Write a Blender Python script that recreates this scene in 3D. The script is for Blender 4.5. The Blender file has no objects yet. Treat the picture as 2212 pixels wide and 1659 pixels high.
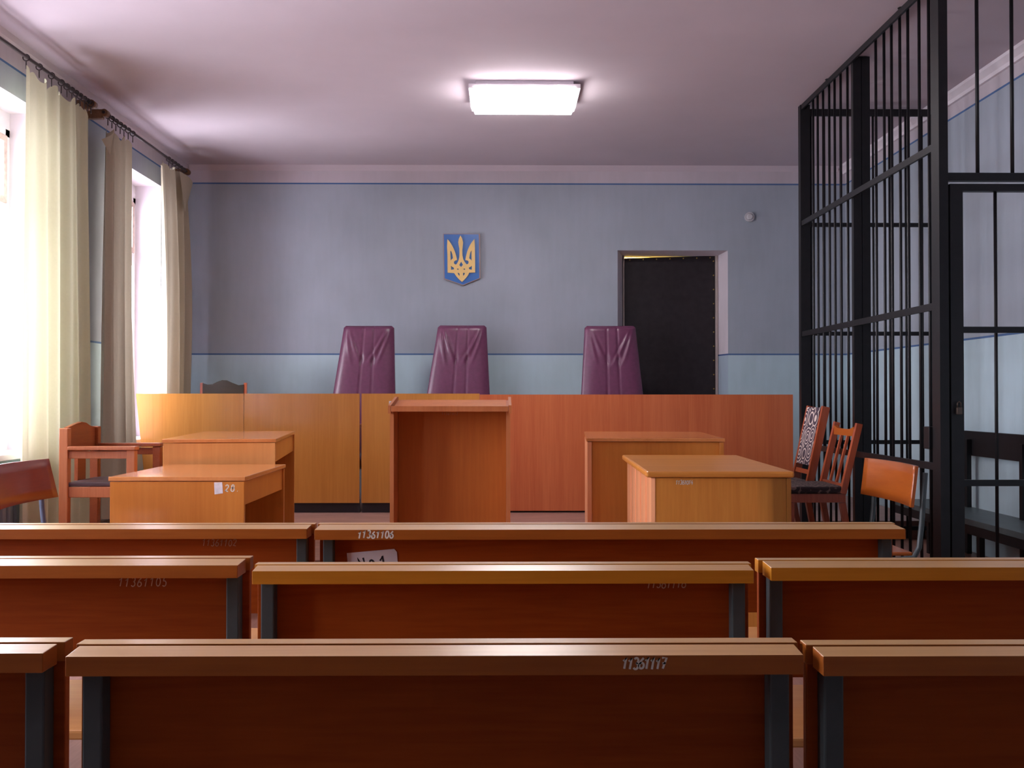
import bpy, bmesh, math, random
from mathutils import Vector, Matrix

random.seed(7)
scene = bpy.context.scene
COL = scene.collection

# ------------------------------------------------------------------ camera, sky, exposure
F_PX = 2150.0
yaw, pitch = 21 / F_PX, 28.5 / F_PX
fwd = Vector((math.sin(yaw) * math.cos(pitch), math.cos(yaw) * math.cos(pitch), math.sin(pitch)))
rgt = Vector((math.cos(yaw), -math.sin(yaw), 0))
upv = rgt.cross(fwd)
cam_d = bpy.data.cameras.new('camera')
cam_d.sensor_width = 36
cam_d.lens = F_PX / 2212 * 36
cam_d.clip_start = 0.05
cam = bpy.data.objects.new('camera', cam_d)
m3 = Matrix((rgt, upv, -fwd)).transposed()
cam.matrix_world = Matrix.Translation((0, 0, 1.15)) @ m3.to_4x4()
COL.objects.link(cam)
scene.camera = cam

scene.view_settings.view_transform = 'Standard'
scene.view_settings.look = 'None'
scene.view_settings.gamma = 1.0
scene.view_settings.use_curve_mapping = False
scene.view_settings.exposure = 0.72

world = bpy.data.worlds.new('overcast_sky')
scene.world = world
world.use_nodes = True
bg = world.node_tree.nodes['Background']
bg.inputs['Color'].default_value = (0.90, 0.89, 1.0, 1)
bg.inputs['Strength'].default_value = 13.0

WINDOWS = [(8.08, 9.4), (5.6, 7.0), (3.2, 4.6), (0.8, 2.0)]  # last one is unseen, added to throw daylight on the benches' near faces
WZ0, WZ1 = 0.78, 3.14
for wy0, wy1 in WINDOWS:          # sampling portals for the sky in the window openings
    L = bpy.data.lights.new('window_daylight', 'AREA')
    L.shape = 'RECTANGLE'
    L.size = wy1 - wy0
    L.size_y = WZ1 - WZ0
    L.cycles.is_portal = True
    o = bpy.data.objects.new('window_daylight', L)
    o.location = (-3.62, (wy0 + wy1) / 2, (WZ0 + WZ1) / 2)
    o.rotation_euler = Matrix(((0, 0, -1), (-1, 0, 0), (0, 1, 0))).to_euler()
    COL.objects.link(o)

LAMP_STRENGTH = 19.0

# ------------------------------------------------------------------ helpers
def lin(r, g, b):
    f = lambda c: (c / 255 / 12.92) if c <= 10 else ((c / 255 + 0.055) / 1.055) ** 2.4
    return (f(r), f(g), f(b), 1)


def new_mat(name):
    m = bpy.data.materials.new(name)
    m.use_nodes = True
    nt = m.node_tree
    return m, nt, nt.nodes['Principled BSDF']


def plain(name, rgb, rough=0.5, metal=0.0, spec=0.5, var=0.12, scale=8.0, bump=0.0):
    m, nt, p = new_mat(name)
    c = lin(*rgb)
    tc = nt.nodes.new('ShaderNodeTexCoord')
    n = nt.nodes.new('ShaderNodeTexNoise')
    n.inputs['Scale'].default_value = scale
    n.inputs['Detail'].default_value = 5
    nt.links.new(tc.outputs['Object'], n.inputs['Vector'])
    r = nt.nodes.new('ShaderNodeValToRGB')
    r.color_ramp.elements[0].position = 0.3
    r.color_ramp.elements[1].position = 0.7
    r.color_ramp.elements[0].color = tuple(x * (1 - var) for x in c[:3]) + (1,)
    r.color_ramp.elements[1].color = tuple(min(1, x * (1 + var)) for x in c[:3]) + (1,)
    nt.links.new(n.outputs['Fac'], r.inputs['Fac'])
    nt.links.new(r.outputs['Color'], p.inputs['Base Color'])
    p.inputs['Roughness'].default_value = rough
    p.inputs['Metallic'].default_value = metal
    p.inputs['Specular IOR Level'].default_value = spec
    if bump:
        b = nt.nodes.new('ShaderNodeBump')
        b.inputs['Strength'].default_value = bump
        b.inputs['Distance'].default_value = 0.004
        nt.links.new(n.outputs['Fac'], b.inputs['Height'])
        nt.links.new(b.outputs['Normal'], p.inputs['Normal'])
    return m


def wood(name, a, b, axis='z', rough=0.3, coat=0.35, coat_rough=0.12, scale=14.0, stretch=0.06, streak=0.0, spec=0.3):
    """Varnished wood: two tones in grain stretched along an axis."""
    m, nt, p = new_mat(name)
    tc = nt.nodes.new('ShaderNodeTexCoord')
    mp = nt.nodes.new('ShaderNodeMapping')
    s = [1.0, 1.0, 1.0]
    s['xyz'.index(axis)] = stretch
    mp.inputs['Scale'].default_value = s
    nt.links.new(tc.outputs['Object'], mp.inputs['Vector'])
    n = nt.nodes.new('ShaderNodeTexNoise')
    n.inputs['Scale'].default_value = scale
    n.inputs['Detail'].default_value = 6
    n.inputs['Roughness'].default_value = 0.62
    n.inputs['Distortion'].default_value = 0.5
    nt.links.new(mp.outputs['Vector'], n.inputs['Vector'])
    n2 = nt.nodes.new('ShaderNodeTexNoise')
    n2.inputs['Scale'].default_value = scale * 9
    n2.inputs['Detail'].default_value = 3
    nt.links.new(mp.outputs['Vector'], n2.inputs['Vector'])
    mx = nt.nodes.new('ShaderNodeMix')
    mx.inputs['Factor'].default_value = 0.35
    nt.links.new(n.outputs['Fac'], mx.inputs['A'])
    nt.links.new(n2.outputs['Fac'], mx.inputs['B'])
    r = nt.nodes.new('ShaderNodeValToRGB')
    r.color_ramp.elements[0].position = 0.34
    r.color_ramp.elements[1].position = 0.66
    r.color_ramp.elements[0].color = lin(*a)
    r.color_ramp.elements[1].color = lin(*b)
    nt.links.new(mx.outputs['Result'], r.inputs['Fac'])
    out = r.outputs['Color']
    if streak:
        w = nt.nodes.new('ShaderNodeTexNoise')
        w.inputs['Scale'].default_value = 5.0
        w.inputs['Detail'].default_value = 1
        nt.links.new(mp.outputs['Vector'], w.inputs['Vector'])
        r2 = nt.nodes.new('ShaderNodeValToRGB')
        r2.color_ramp.elements[0].position = 0.54
        r2.color_ramp.elements[0].color = (1, 1, 1, 1)
        r2.color_ramp.elements[1].position = 0.62
        r2.color_ramp.elements[1].color = (1 - streak, 1 - streak, 1 - streak, 1)
        nt.links.new(w.outputs['Fac'], r2.inputs['Fac'])
        mm = nt.nodes.new('ShaderNodeMix')
        mm.data_type = 'RGBA'
        mm.blend_type = 'MULTIPLY'
        mm.inputs['Factor'].default_value = 1.0
        nt.links.new(out, mm.inputs['A'])
        nt.links.new(r2.outputs['Color'], mm.inputs['B'])
        out = mm.outputs['Result']
    nt.links.new(out, p.inputs['Base Color'])
    p.inputs['Roughness'].default_value = rough
    p.inputs['Specular IOR Level'].default_value = spec
    p.inputs['Coat Weight'].default_value = coat
    p.inputs['Coat Roughness'].default_value = coat_rough
    return m


def banded_wall(name, dado, line, upper, frieze, z_mid=1.578, z_top=3.318, reveal=False):
    """Distempered wall: paler dado, thin blue line, grey-blue field, thin blue line, whitish frieze; blotchy dirt."""
    m, nt, p = new_mat(name)
    geo = nt.nodes.new('ShaderNodeNewGeometry')
    sep = nt.nodes.new('ShaderNodeSeparateXYZ')
    nt.links.new(geo.outputs['Position'], sep.inputs['Vector'])
    div = nt.nodes.new('ShaderNodeMath')
    div.operation = 'DIVIDE'
    div.inputs[1].default_value = 4.0
    nt.links.new(sep.outputs['Z'], div.inputs[0])
    r = nt.nodes.new('ShaderNodeValToRGB')
    cr = r.color_ramp
    cr.interpolation = 'CONSTANT'
    cr.elements[0].position = 0
    cr.elements[0].color = lin(*dado)
    cr.elements[1].position = (z_mid - 0.008) / 4
    cr.elements[1].color = lin(*line)
    stops = [(z_mid + 0.008, upper)]
    if not reveal:
        stops += [(z_top - 0.007, line), (z_top + 0.007, frieze)]
    for z, c in stops:
        e = cr.elements.new(z / 4)
        e.color = lin(*c)
    nt.links.new(div.outputs[0], r.inputs['Fac'])
    # blotches and vertical brush streaks
    n = nt.nodes.new('ShaderNodeTexNoise')
    n.inputs['Scale'].default_value = 1.3
    n.inputs['Detail'].default_value = 4
    nt.links.new(geo.outputs['Position'], n.inputs['Vector'])
    mp = nt.nodes.new('ShaderNodeMapping')
    mp.inputs['Scale'].default_value = (9, 9, 1.5)
    nt.links.new(geo.outputs['Position'], mp.inputs['Vector'])
    n2 = nt.nodes.new('ShaderNodeTexNoise')
    n2.inputs['Scale'].default_value = 2.0
    n2.inputs['Detail'].default_value = 4
    nt.links.new(mp.outputs['Vector'], n2.inputs['Vector'])
    add = nt.nodes.new('ShaderNodeMix')
    add.inputs['Factor'].default_value = 0.22
    nt.links.new(n.outputs['Fac'], add.inputs['A'])
    nt.links.new(n2.outputs['Fac'], add.inputs['B'])
    r2 = nt.nodes.new('ShaderNodeValToRGB')
    r2.color_ramp.elements[0].position = 0.32
    r2.color_ramp.elements[0].color = (0.83, 0.84, 0.82, 1)
    r2.color_ramp.elements[1].position = 0.66
    r2.color_ramp.elements[1].color = (1, 1, 1, 1)
    nt.links.new(add.outputs['Result'], r2.inputs['Fac'])
    mm = nt.nodes.new('ShaderNodeMix')
    mm.data_type = 'RGBA'
    mm.blend_type = 'MULTIPLY'
    mm.inputs['Factor'].default_value = 1.0
    nt.links.new(r.outputs['Color'], mm.inputs['A'])
    nt.links.new(r2.outputs['Color'], mm.inputs['B'])
    nt.links.new(mm.outputs['Result'], p.inputs['Base Color'])
    p.inputs['Roughness'].default_value = 0.75
    p.inputs['Specular IOR Level'].default_value = 0.25
    return m


class MB:
    """Collects boxes, tubes, prisms and grids; build() links them as ONE mesh object."""
    def __init__(self):
        self.bm = bmesh.new()

    def box(self, x0, x1, y0, y1, z0, z1, bevel=0.0):
        v = [self.bm.verts.new((x, y, z)) for x in (x0, x1) for y in (y0, y1) for z in (z0, z1)]
        fs = []
        for idx in ((0, 1, 3, 2), (4, 6, 7, 5), (0, 4, 5, 1), (2, 3, 7, 6), (0, 2, 6, 4), (1, 5, 7, 3)):
            fs.append(self.bm.faces.new([v[i] for i in idx]))
        if bevel:
            es = list({e for f in fs for e in f.edges})
            bmesh.ops.bevel(self.bm, geom=es, offset=bevel, segments=2, affect='EDGES', profile=0.5)
        return self

    def hexa(self, p):
        """eight corners: bottom ring p0..p3, top ring p4..p7"""
        v = [self.bm.verts.new(q) for q in p]
        for idx in ((3, 2, 1, 0), (4, 5, 6, 7), (0, 1, 5, 4), (1, 2, 6, 5), (2, 3, 7, 6), (3, 0, 4, 7)):
            self.bm.faces.new([v[i] for i in idx])
        return self

    def beam(self, a, b, w, d, side=(1, 0, 0)):
        """rectangular bar from a to b; w along side, d across"""
        a, b = Vector(a), Vector(b)
        ax = (b - a).normalized()
        s = Vector(side)
        s = (s - ax * s.dot(ax)).normalized()
        t = ax.cross(s)
        ring = lambda c: [c - s * w / 2 - t * d / 2, c + s * w / 2 - t * d / 2, c + s * w / 2 + t * d / 2, c - s * w / 2 + t * d / 2]
        return self.hexa(ring(a) + ring(b))

    def tube(self, pts, r, n=10, closed=False, r2=None):
        pts = [Vector(p) for p in pts]
        rings = []
        N = len(pts)
        prev = None
        for i, p in enumerate(pts):
            if closed:
                d = pts[(i + 1) % N] - pts[i - 1]
            else:
                d = pts[min(i + 1, N - 1)] - pts[max(i - 1, 0)]
            d.normalize()
            if prev is None:
                ref = Vector((0, 0, 1)) if abs(d.z) < 0.9 else Vector((1, 0, 0))
                s = d.cross(ref).normalized()
            else:
                s = (prev - d * prev.dot(d)).normalized()
            prev = s
            t = d.cross(s)
            rr = r if r2 is None else r + (r2 - r) * i / max(1, N - 1)
            rings.append([self.bm.verts.new(p + s * rr * math.cos(2 * math.pi * k / n) + t * rr * math.sin(2 * math.pi * k / n)) for k in range(n)])
        for i in range(N if closed else N - 1):
            A, B = rings[i], rings[(i + 1) % N]
            for k in range(n):
                f = self.bm.faces.new((A[k], A[(k + 1) % n], B[(k + 1) % n], B[k]))
                f.smooth = True
        if not closed:
            self.bm.faces.new(list(reversed(rings[0])))
            self.bm.faces.new(rings[-1])
        return self

    def prism(self, poly, axis, a, b, bevel=0.0):
        """2D outline extruded along an axis ('x': poly in y,z; 'y': poly in x,z; 'z': poly in x,y)"""
        def P(u, w, t):
            return {'x': (t, u, w), 'y': (u, t, w), 'z': (u, w, t)}[axis]
        A = [self.bm.verts.new(P(u, w, a)) for u, w in poly]
        B = [self.bm.verts.new(P(u, w, b)) for u, w in poly]
        fs = [self.bm.faces.new(A), self.bm.faces.new(list(reversed(B)))]
        n = len(poly)
        for i in range(n):
            fs.append(self.bm.faces.new((A[i], B[i], B[(i + 1) % n], A[(i + 1) % n])))
        if bevel:
            es = list({e for f in fs[:2] for e in f.edges})
            bmesh.ops.bevel(self.bm, geom=es, offset=bevel, segments=2, affect='EDGES', profile=0.5)
        return self

    def grid(self, f, nu, nv, smooth=True):
        V = [[self.bm.verts.new(f(i / nu, j / nv)) for j in range(nv + 1)] for i in range(nu + 1)]
        for i in range(nu):
            for j in range(nv):
                q = self.bm.faces.new((V[i][j], V[i + 1][j], V[i + 1][j + 1], V[i][j + 1]))
                q.smooth = smooth
        return V

    def quad(self, a, b, c, d, mat=0):
        f = self.bm.faces.new([self.bm.verts.new(p) for p in (a, b, c, d)])
        f.material_index = mat
        return self

    def build(self, name, mat, parent=None, off=None, normals=True, label=None):
        if normals:
            bmesh.ops.recalc_face_normals(self.bm, faces=self.bm.faces)
        if off is not None:
            bmesh.ops.translate(self.bm, vec=-Vector(off), verts=self.bm.verts)
        me = bpy.data.meshes.new(name)
        self.bm.to_mesh(me)
        self.bm.free()
        o = bpy.data.objects.new(name, me)
        for mm in (mat if isinstance(mat, (list, tuple)) else [mat]):
            me.materials.append(mm)
        COL.objects.link(o)
        if parent is not None:
            o.parent = parent
        if label:
            o['label'] = label
        return o


def tag(o, label, cat, group=None):
    o['label'] = label
    o['category'] = cat
    if group:
        o['group'] = group
    return o


def thing(name, label, cat, loc=(0, 0, 0), rz=0.0, group=None):
    o = bpy.data.objects.new(name, None)
    o.empty_display_size = 0.1
    o.location = loc
    o.rotation_euler = (0, 0, rz)
    COL.objects.link(o)
    return tag(o, label, cat, group)


def struct(o):
    o['kind'] = 'structure'
    return o


# hand-painted figures as brush strokes (unit height 1, width about 0.6)
def _arc(cx, cy, rx, ry, a0, a1, n=10):
    return [(cx + rx * math.cos(math.radians(a0 + (a1 - a0) * i / n)), cy + ry * math.sin(math.radians(a0 + (a1 - a0) * i / n))) for i in range(n + 1)]


GLYPH = {
    '0': [_arc(.3, .5, .26, .48, 90, 450, 16)],
    '1': [[(.08, .70), (.36, 1.0), (.26, 0.0)]],
    '2': [_arc(.3, .74, .24, .25, 170, -30, 9) + [(.06, .03), (.2, .08), (.55, 0)]],
    '3': [_arc(.28, .75, .22, .24, 150, -80, 9) + _arc(.28, .26, .25, .26, 80, -150, 10)],
    '4': [[(.35, 1), (.05, .35), (.55, .4)], [(.42, .65), (.38, 0)]],
    '5': [[(.55, .98), (.2, .98), (.14, .58)] + _arc(.28, .31, .24, .30, 110, -140, 10)],
    '6': [[(.46, .98), (.2, .72)] + _arc(.3, .27, .25, .27, 150, -215, 14)],
    '7': [[(.06, .97), (.54, .97), (.24, 0)], [(.14, .48), (.5, .5)]],
    '8': [_arc(.3, .76, .2, .23, 270, 630, 14), _arc(.3, .27, .26, .27, 90, 450, 14)],
    '.': [[(.12, .06), (.2, 0)]],
    'N': [[(.05, 0), (.08, 1), (.5, 0), (.52, 1)]],
    'o': [_arc(.25, .55, .16, .22, 0, 360, 12), [(.1, .2), (.4, .2)]],
    ' ': [],
}


def write(txt, x, z, y, h, pitch_x=None, w=0.12, slant=0.12, rot=0.0):
    """Painted strokes standing on a face that looks towards -y. (x, z): lower start; y: the face."""
    mb = MB()
    px = 0.0
    adv = pitch_x or h * 0.72
    rnd = random.Random(len(txt) * 31 + int(x * 100))
    ca, sa = math.cos(rot), math.sin(rot)
    for ch in txt:
        jz, js = rnd.uniform(-.04, .04) * h, rnd.uniform(.92, 1.06)
        for st in GLYPH[ch]:
            pts = []
            for u, v in st:
                lx, lz = px + (u + slant * v) * h * 0.85, v * h * js + jz
                pts.append(Vector((x + lx * ca - lz * sa, z + lx * sa + lz * ca)))
            hw = w * h / 2
            L, Rr = [], []
            for i, p in enumerate(pts):
                d = (pts[min(i + 1, len(pts) - 1)] - pts[max(i - 1, 0)])
                d = d.normalized() if d.length > 1e-9 else Vector((1, 0))
                nrm = Vector((-d.y, d.x)) * hw
                L.append(mb.bm.verts.new((p.x + nrm.x, y, p.y + nrm.y)))
                Rr.append(mb.bm.verts.new((p.x - nrm.x, y, p.y - nrm.y)))
            for i in range(len(pts) - 1):
                mb.bm.faces.new((L[i], L[i + 1], Rr[i + 1], Rr[i]))
        px += adv
    return mb


# ------------------------------------------------------------------ materials
M_ceiling = plain('ceiling_whitewash', (196, 184, 192), 0.9, spec=0.1, var=0.05, scale=1.2)
M_wall = banded_wall('distempered_wall', (188, 210, 220), (80, 110, 156), (166, 174, 186), (198, 188, 196))
M_reveal = banded_wall('whitewashed_reveal', (172, 188, 204), (70, 92, 140), (214, 204, 212), (214, 204, 212), reveal=True)
M_jamb = plain('window_reveal_white', (226, 218, 228), 0.8, spec=0.1, var=0.03, scale=3)
M_windowwhite = plain('white_gloss_paint', (226, 222, 230), 0.45, var=0.04, scale=5)
M_rusty = plain('rusty_window_paint', (190, 170, 165), 0.6, var=0.3, scale=22)
M_sill = plain('sill_white_paint', (228, 224, 232), 0.35, var=0.04)
M_floor = wood('floor_boards', (140, 100, 88), (176, 132, 116), 'y', 0.4, 0.2, 0.25, 9, 0.08)
M_platform = wood('platform_parquet', (126, 92, 84), (168, 128, 116), 'x', 0.45, 0.15, 0.25, 11, 0.15)
M_steel_dark = plain('black_cage_paint', (20, 19, 22), 0.45, spec=0.4, var=0.25, scale=20)
M_steel_grey = plain('grey_green_steel', (62, 72, 74), 0.42, spec=0.5, var=0.15, scale=15)
M_steel_blue = plain('blue_grey_steel', (92, 100, 118), 0.38, spec=0.5, var=0.12, scale=15)
M_cage_seat = plain('grey_bench_paint', (78, 88, 90), 0.4, var=0.15, scale=10)
M_benchpanel = wood('mahogany_panel', (138, 56, 10), (164, 76, 18), 'x', 0.5, 0.03, 0.25, 12, 0.06, spec=0.15)
M_rail = wood('bench_rail_varnish', (146, 74, 20), (172, 96, 30), 'x', 0.4, 0.35, 0.28, 10, 0.05)
M_rail2 = wood('bench_rail_yellow', (186, 116, 22), (208, 136, 36), 'x', 0.4, 0.4, 0.26, 10, 0.05)
M_rail_lit = wood('bench_rail_lit_top', (214, 156, 84), (238, 188, 116), 'x', 0.34, 0.8, 0.30, 10, 0.05)  # rail colour made paler to imitate lamp and ceiling light on the tops
M_seat = wood('bench_seat_varnish', (206, 142, 84), (224, 164, 100), 'x', 0.3, 0.4, 0.15, 9, 0.06)
M_oak = wood('yellow_oak_panel', (186, 122, 56), (204, 140, 68), 'z', 0.3, 0.5, 0.12, 7, 0.05)
M_redlam = wood('red_cherry_laminate', (186, 94, 56), (206, 116, 72), 'z', 0.36, 0.3, 0.2, 12, 0.03)
M_desk = wood('desk_orange_veneer', (196, 116, 46), (214, 136, 60), 'z', 0.28, 0.5, 0.12, 6, 0.06)
M_desktop = wood('desk_top_veneer', (206, 130, 74), (222, 148, 88), 'y', 0.22, 0.7, 0.07, 6, 0.06)
M_desk_pale = wood('desk_pale_veneer', (214, 146, 82), (230, 164, 98), 'z', 0.28, 0.5, 0.12, 5, 0.05)
M_desk_old = wood('old_desk_veneer', (206, 128, 54), (228, 154, 70), 'z', 0.32, 0.3, 0.15, 8, 0.06, streak=0.55)
M_desk_oldtop = wood('old_desk_top', (206, 128, 54), (228, 154, 70), 'x', 0.34, 0.2, 0.2, 8, 0.06)
M_flute = wood('fluted_side_veneer', (226, 150, 104), (238, 168, 120), 'z', 0.35, 0.3, 0.2, 8, 0.05)
M_lect = wood('lectern_veneer', (178, 94, 32), (196, 110, 42), 'z', 0.55, 0.0, 0.15, 7, 0.06)
M_lect_edge = wood('lectern_edge', (172, 98, 54), (190, 116, 68), 'z', 0.5, 0.05, 0.15, 9, 0.06)
M_plinth = plain('dark_plinth', (44, 44, 54), 0.6, var=0.1)
M_leather = plain('maroon_leatherette', (104, 54, 84), 0.36, spec=0.55, var=0.12, scale=30, bump=0.12)
M_leatherseam = plain('maroon_seam', (64, 26, 48), 0.5)
M_doorleather = plain('black_padded_door', (38, 32, 36), 0.48, spec=0.4, var=0.3, scale=14, bump=0.5)
M_doorwood = plain('beige_door_frame', (176, 164, 158), 0.5, var=0.06)
M_brass = plain('brass_tack', (190, 160, 90), 0.35, metal=0.8)
M_chairwood = wood('armchair_wood', (172, 100, 62), (194, 122, 80), 'z', 0.36, 0.35, 0.18, 12, 0.06)
M_chairwood_dk = wood('armchair_dark_wood', (134, 64, 32), (158, 82, 44), 'y', 0.36, 0.35, 0.18, 12, 0.06)
M_seat_dark = plain('dark_brown_seat', (74, 52, 54), 0.5, var=0.1)
M_ply_red = wood('red_brown_plywood', (138, 52, 24), (158, 66, 32), 'y', 0.34, 0.4, 0.15, 9, 0.08)
M_ply_or = wood('orange_plywood', (162, 78, 22), (180, 94, 32), 'y', 0.32, 0.4, 0.15, 8, 0.08)
M_redwood = wood('red_brown_chair_wood', (150, 66, 40), (178, 90, 56), 'z', 0.3, 0.5, 0.12, 14, 0.05)
M_darkwood = wood('dark_carved_wood', (30, 26, 20), (44, 36, 28), 'x', 0.4, 0.3, 0.2, 12, 0.1)
M_paper = plain('white_paper', (214, 208, 214), 0.8, spec=0.1, var=0.04, scale=6)
M_tape = plain('white_sticker', (228, 220, 222), 0.6, var=0.12, scale=60)
M_chalk = plain('white_painted_figures', (222, 214, 200), 0.8, spec=0.1, var=0.1, scale=80)
M_chalk_dim = plain('worn_painted_figures', (176, 138, 112), 0.8, spec=0.1, var=0.25, scale=90)
M_chalk_worn = plain('faded_painted_figures', (206, 176, 152), 0.8, spec=0.1, var=0.2, scale=90)
M_ink = plain('black_ink', (26, 22, 34), 0.7)
M_blue = plain('emblem_blue', (58, 112, 184), 0.28, spec=0.6, var=0.06, scale=4)
M_gold = plain('emblem_gold', (236, 200, 128), 0.5, var=0.04)
M_emblem_edge = plain('emblem_wood_edge', (170, 140, 130), 0.6)
M_rod = plain('dark_curtain_rod', (58, 46, 48), 0.4, spec=0.5)
M_finial = wood('curtain_bracket_wood', (96, 66, 44), (128, 90, 60), 'y', 0.4, 0.3, 0.2, 20, 0.2)
M_plastic = plain('white_plastic', (196, 194, 198), 0.4, var=0.03)
M_radiator = plain('radiator_paint', (132, 140, 150), 0.5, var=0.1)
M_pipe = plain('dark_green_pipe', (38, 58, 60), 0.4, var=0.15)
M_housing = plain('lamp_housing_white', (226, 218, 224), 0.5, var=0.03)


def cloth(name, rgb, trans):
    m, nt, p = new_mat(name)
    nt.nodes.remove(p)
    out = nt.nodes['Material Output']
    geo = nt.nodes.new('ShaderNodeTexCoord')
    n = nt.nodes.new('ShaderNodeTexNoise')
    n.inputs['Scale'].default_value = 60
    nt.links.new(geo.outputs['Object'], n.inputs['Vector'])
    r = nt.nodes.new('ShaderNodeValToRGB')
    c = lin(*rgb)
    r.color_ramp.elements[0].color = tuple(x * 0.93 for x in c[:3]) + (1,)
    r.color_ramp.elements[1].color = c
    nt.links.new(n.outputs['Fac'], r.inputs['Fac'])
    d = nt.nodes.new('ShaderNodeBsdfDiffuse')
    t = nt.nodes.new('ShaderNodeBsdfTranslucent')
    nt.links.new(r.outputs['Color'], d.inputs['Color'])
    nt.links.new(r.outputs['Color'], t.inputs['Color'])
    mx = nt.nodes.new('ShaderNodeMixShader')
    mx.inputs['Fac'].default_value = trans
    nt.links.new(d.outputs[0], mx.inputs[1])
    nt.links.new(t.outputs[0], mx.inputs[2])
    nt.links.new(mx.outputs[0], out.inputs['Surface'])
    return m


M_curtain = cloth('cream_curtain_cloth', (208, 206, 176), 0.2)
M_curtain2 = cloth('beige_curtain_cloth', (178, 168, 148), 0.12)

mg, nt, p = new_mat('window_glass')
nt.nodes.remove(p)
tr = nt.nodes.new('ShaderNodeBsdfTransparent')
gl = nt.nodes.new('ShaderNodeBsdfGlossy')
gl.inputs['Roughness'].default_value = 0.02
lf = nt.nodes.new('ShaderNodeLayerWeight')      # same from both sides of the pane
lf.inputs['Blend'].default_value = 0.5
lp = nt.nodes.new('ShaderNodeMath')
lp.operation = 'POWER'
lp.inputs[1].default_value = 5.0
nt.links.new(lf.outputs['Facing'], lp.inputs[0])
lw = nt.nodes.new('ShaderNodeMath')
lw.operation = 'MULTIPLY_ADD'
lw.inputs[1].default_value = 0.8
lw.inputs[2].default_value = 0.03
nt.links.new(lp.outputs[0], lw.inputs[0])
mx = nt.nodes.new('ShaderNodeMixShader')
nt.links.new(lw.outputs[0], mx.inputs['Fac'])
nt.links.new(tr.outputs[0], mx.inputs[1])
nt.links.new(gl.outputs[0], mx.inputs[2])
nt.links.new(mx.outputs[0], nt.nodes['Material Output'].inputs['Surface'])
M_glass = mg

ml, nt, p = new_mat('lit_diffuser')
p.inputs['Base Color'].default_value = (0.9, 0.88, 0.9, 1)
p.inputs['Emission Color'].default_value = (1.0, 0.95, 0.96, 1)
p.inputs['Emission Strength'].default_value = LAMP_STRENGTH
M_diff = ml


def rings_fabric(name, a, b, scale, freq):
    m, nt, p = new_mat(name)
    tc = nt.nodes.new('ShaderNodeTexCoord')
    v = nt.nodes.new('ShaderNodeTexVoronoi')
    v.inputs['Scale'].default_value = scale
    v.inputs['Randomness'].default_value = 0.35
    nt.links.new(tc.outputs['Object'], v.inputs['Vector'])
    mu = nt.nodes.new('ShaderNodeMath')
    mu.operation = 'MULTIPLY'
    mu.inputs[1].default_value = freq
    nt.links.new(v.outputs['Distance'], mu.inputs[0])
    co = nt.nodes.new('ShaderNodeMath')
    co.operation = 'COSINE'
    nt.links.new(mu.outputs[0], co.inputs[0])
    r = nt.nodes.new('ShaderNodeValToRGB')
    r.color_ramp.elements[0].position = 0.35
    r.color_ramp.elements[0].color = lin(*a)
    r.color_ramp.elements[1].position = 0.75
    r.color_ramp.elements[1].color = lin(*b)
    nt.links.new(co.outputs[0], r.inputs['Fac'])
    nt.links.new(r.outputs['Color'], p.inputs['Base Color'])
    p.inputs['Roughness'].default_value = 0.85
    return m


M_ringfab = rings_fabric('ring_pattern_upholstery', (70, 54, 66), (214, 196, 186), 8.5, 32)
M_seatfab = rings_fabric('brown_pattern_upholstery', (44, 32, 34), (112, 90, 84), 16, 16)

# ------------------------------------------------------------------ the room
XL, XR, YB, YF, ZC = -3.22, 3.5, 10.1, -3.5, 3.5
mb = MB()
mb.box(XL - 0.45, XR + 0.2, YF - 0.2, YB + 1.6, -0.12, 0.0)
struct(mb.build('floor', M_floor))
mb = MB()
mb.box(XL - 0.45, XR + 0.2, YF - 0.2, YB + 1.6, ZC, ZC + 0.15)
struct(mb.build('ceiling', M_ceiling))

# left wall with deep window openings
mb = MB()
xo = XL - 0.45
mb.box(xo, XL, YF - 0.2, YB + 0.2, WZ1, ZC)
mb.box(xo, XL, YF - 0.2, YB + 0.2, 0.0, WZ0)
ys = sorted(WINDOWS)
edges = [YF - 0.2] + [v for w in ys for v in w] + [YB + 0.2]
for k in range(0, len(edges), 2):
    mb.box(xo, XL, edges[k], edges[k + 1], WZ0, WZ1)
bmesh.ops.recalc_face_normals(mb.bm, faces=mb.bm.faces)
for f in mb.bm.faces:       # soffits and jambs of the openings are whitewashed
    c = f.calc_center_median()
    if abs(f.normal.x) < 0.5:
        f.material_index = 1
struct(mb.build('wall_left', [M_wall, M_jamb]))

mb = MB()
mb.box(XR, XR + 0.2, YF - 0.2, YB + 0.2, 0.0, ZC)
struct(mb.build('wall_right', M_wall))
mb = MB()
mb.box(XL, XR, YF - 0.2, YF, 0.0, ZC)
struct(mb.build('wall_rear', M_wall))

# far wall with a splayed door opening
DX0, DX1, DZ = 1.173, 2.297, 2.645           # opening at the wall face
EX0, EX1, EZ, YE = 1.258, 2.245, 2.625, 10.36  # at the door frame
mb = MB()
mb.quad((XL, YB, 0), (DX0, YB, 0), (DX0, YB, ZC), (XL, YB, ZC))
mb.quad((DX1, YB, 0), (XR, YB, 0), (XR, YB, ZC), (DX1, YB, ZC))
mb.quad((DX0, YB, DZ), (DX1, YB, DZ), (DX1, YB, ZC), (DX0, YB, ZC))
mb.quad((DX0, YB, 0), (DX1, YB, 0), (DX1, YB, 0.15), (DX0, YB, 0.15))
mb.quad((DX0, YB, 0.15), (DX0, YB, DZ), (EX0, YE, EZ), (EX0, YE, 0.15), 1)
mb.quad((DX1, YB, 0.15), (EX1, YE, 0.15), (EX1, YE, EZ), (DX1, YB, DZ), 1)
mb.quad((DX0, YB, DZ), (DX1, YB, DZ), (EX1, YE, EZ), (EX0, YE, EZ), 1)
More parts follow.
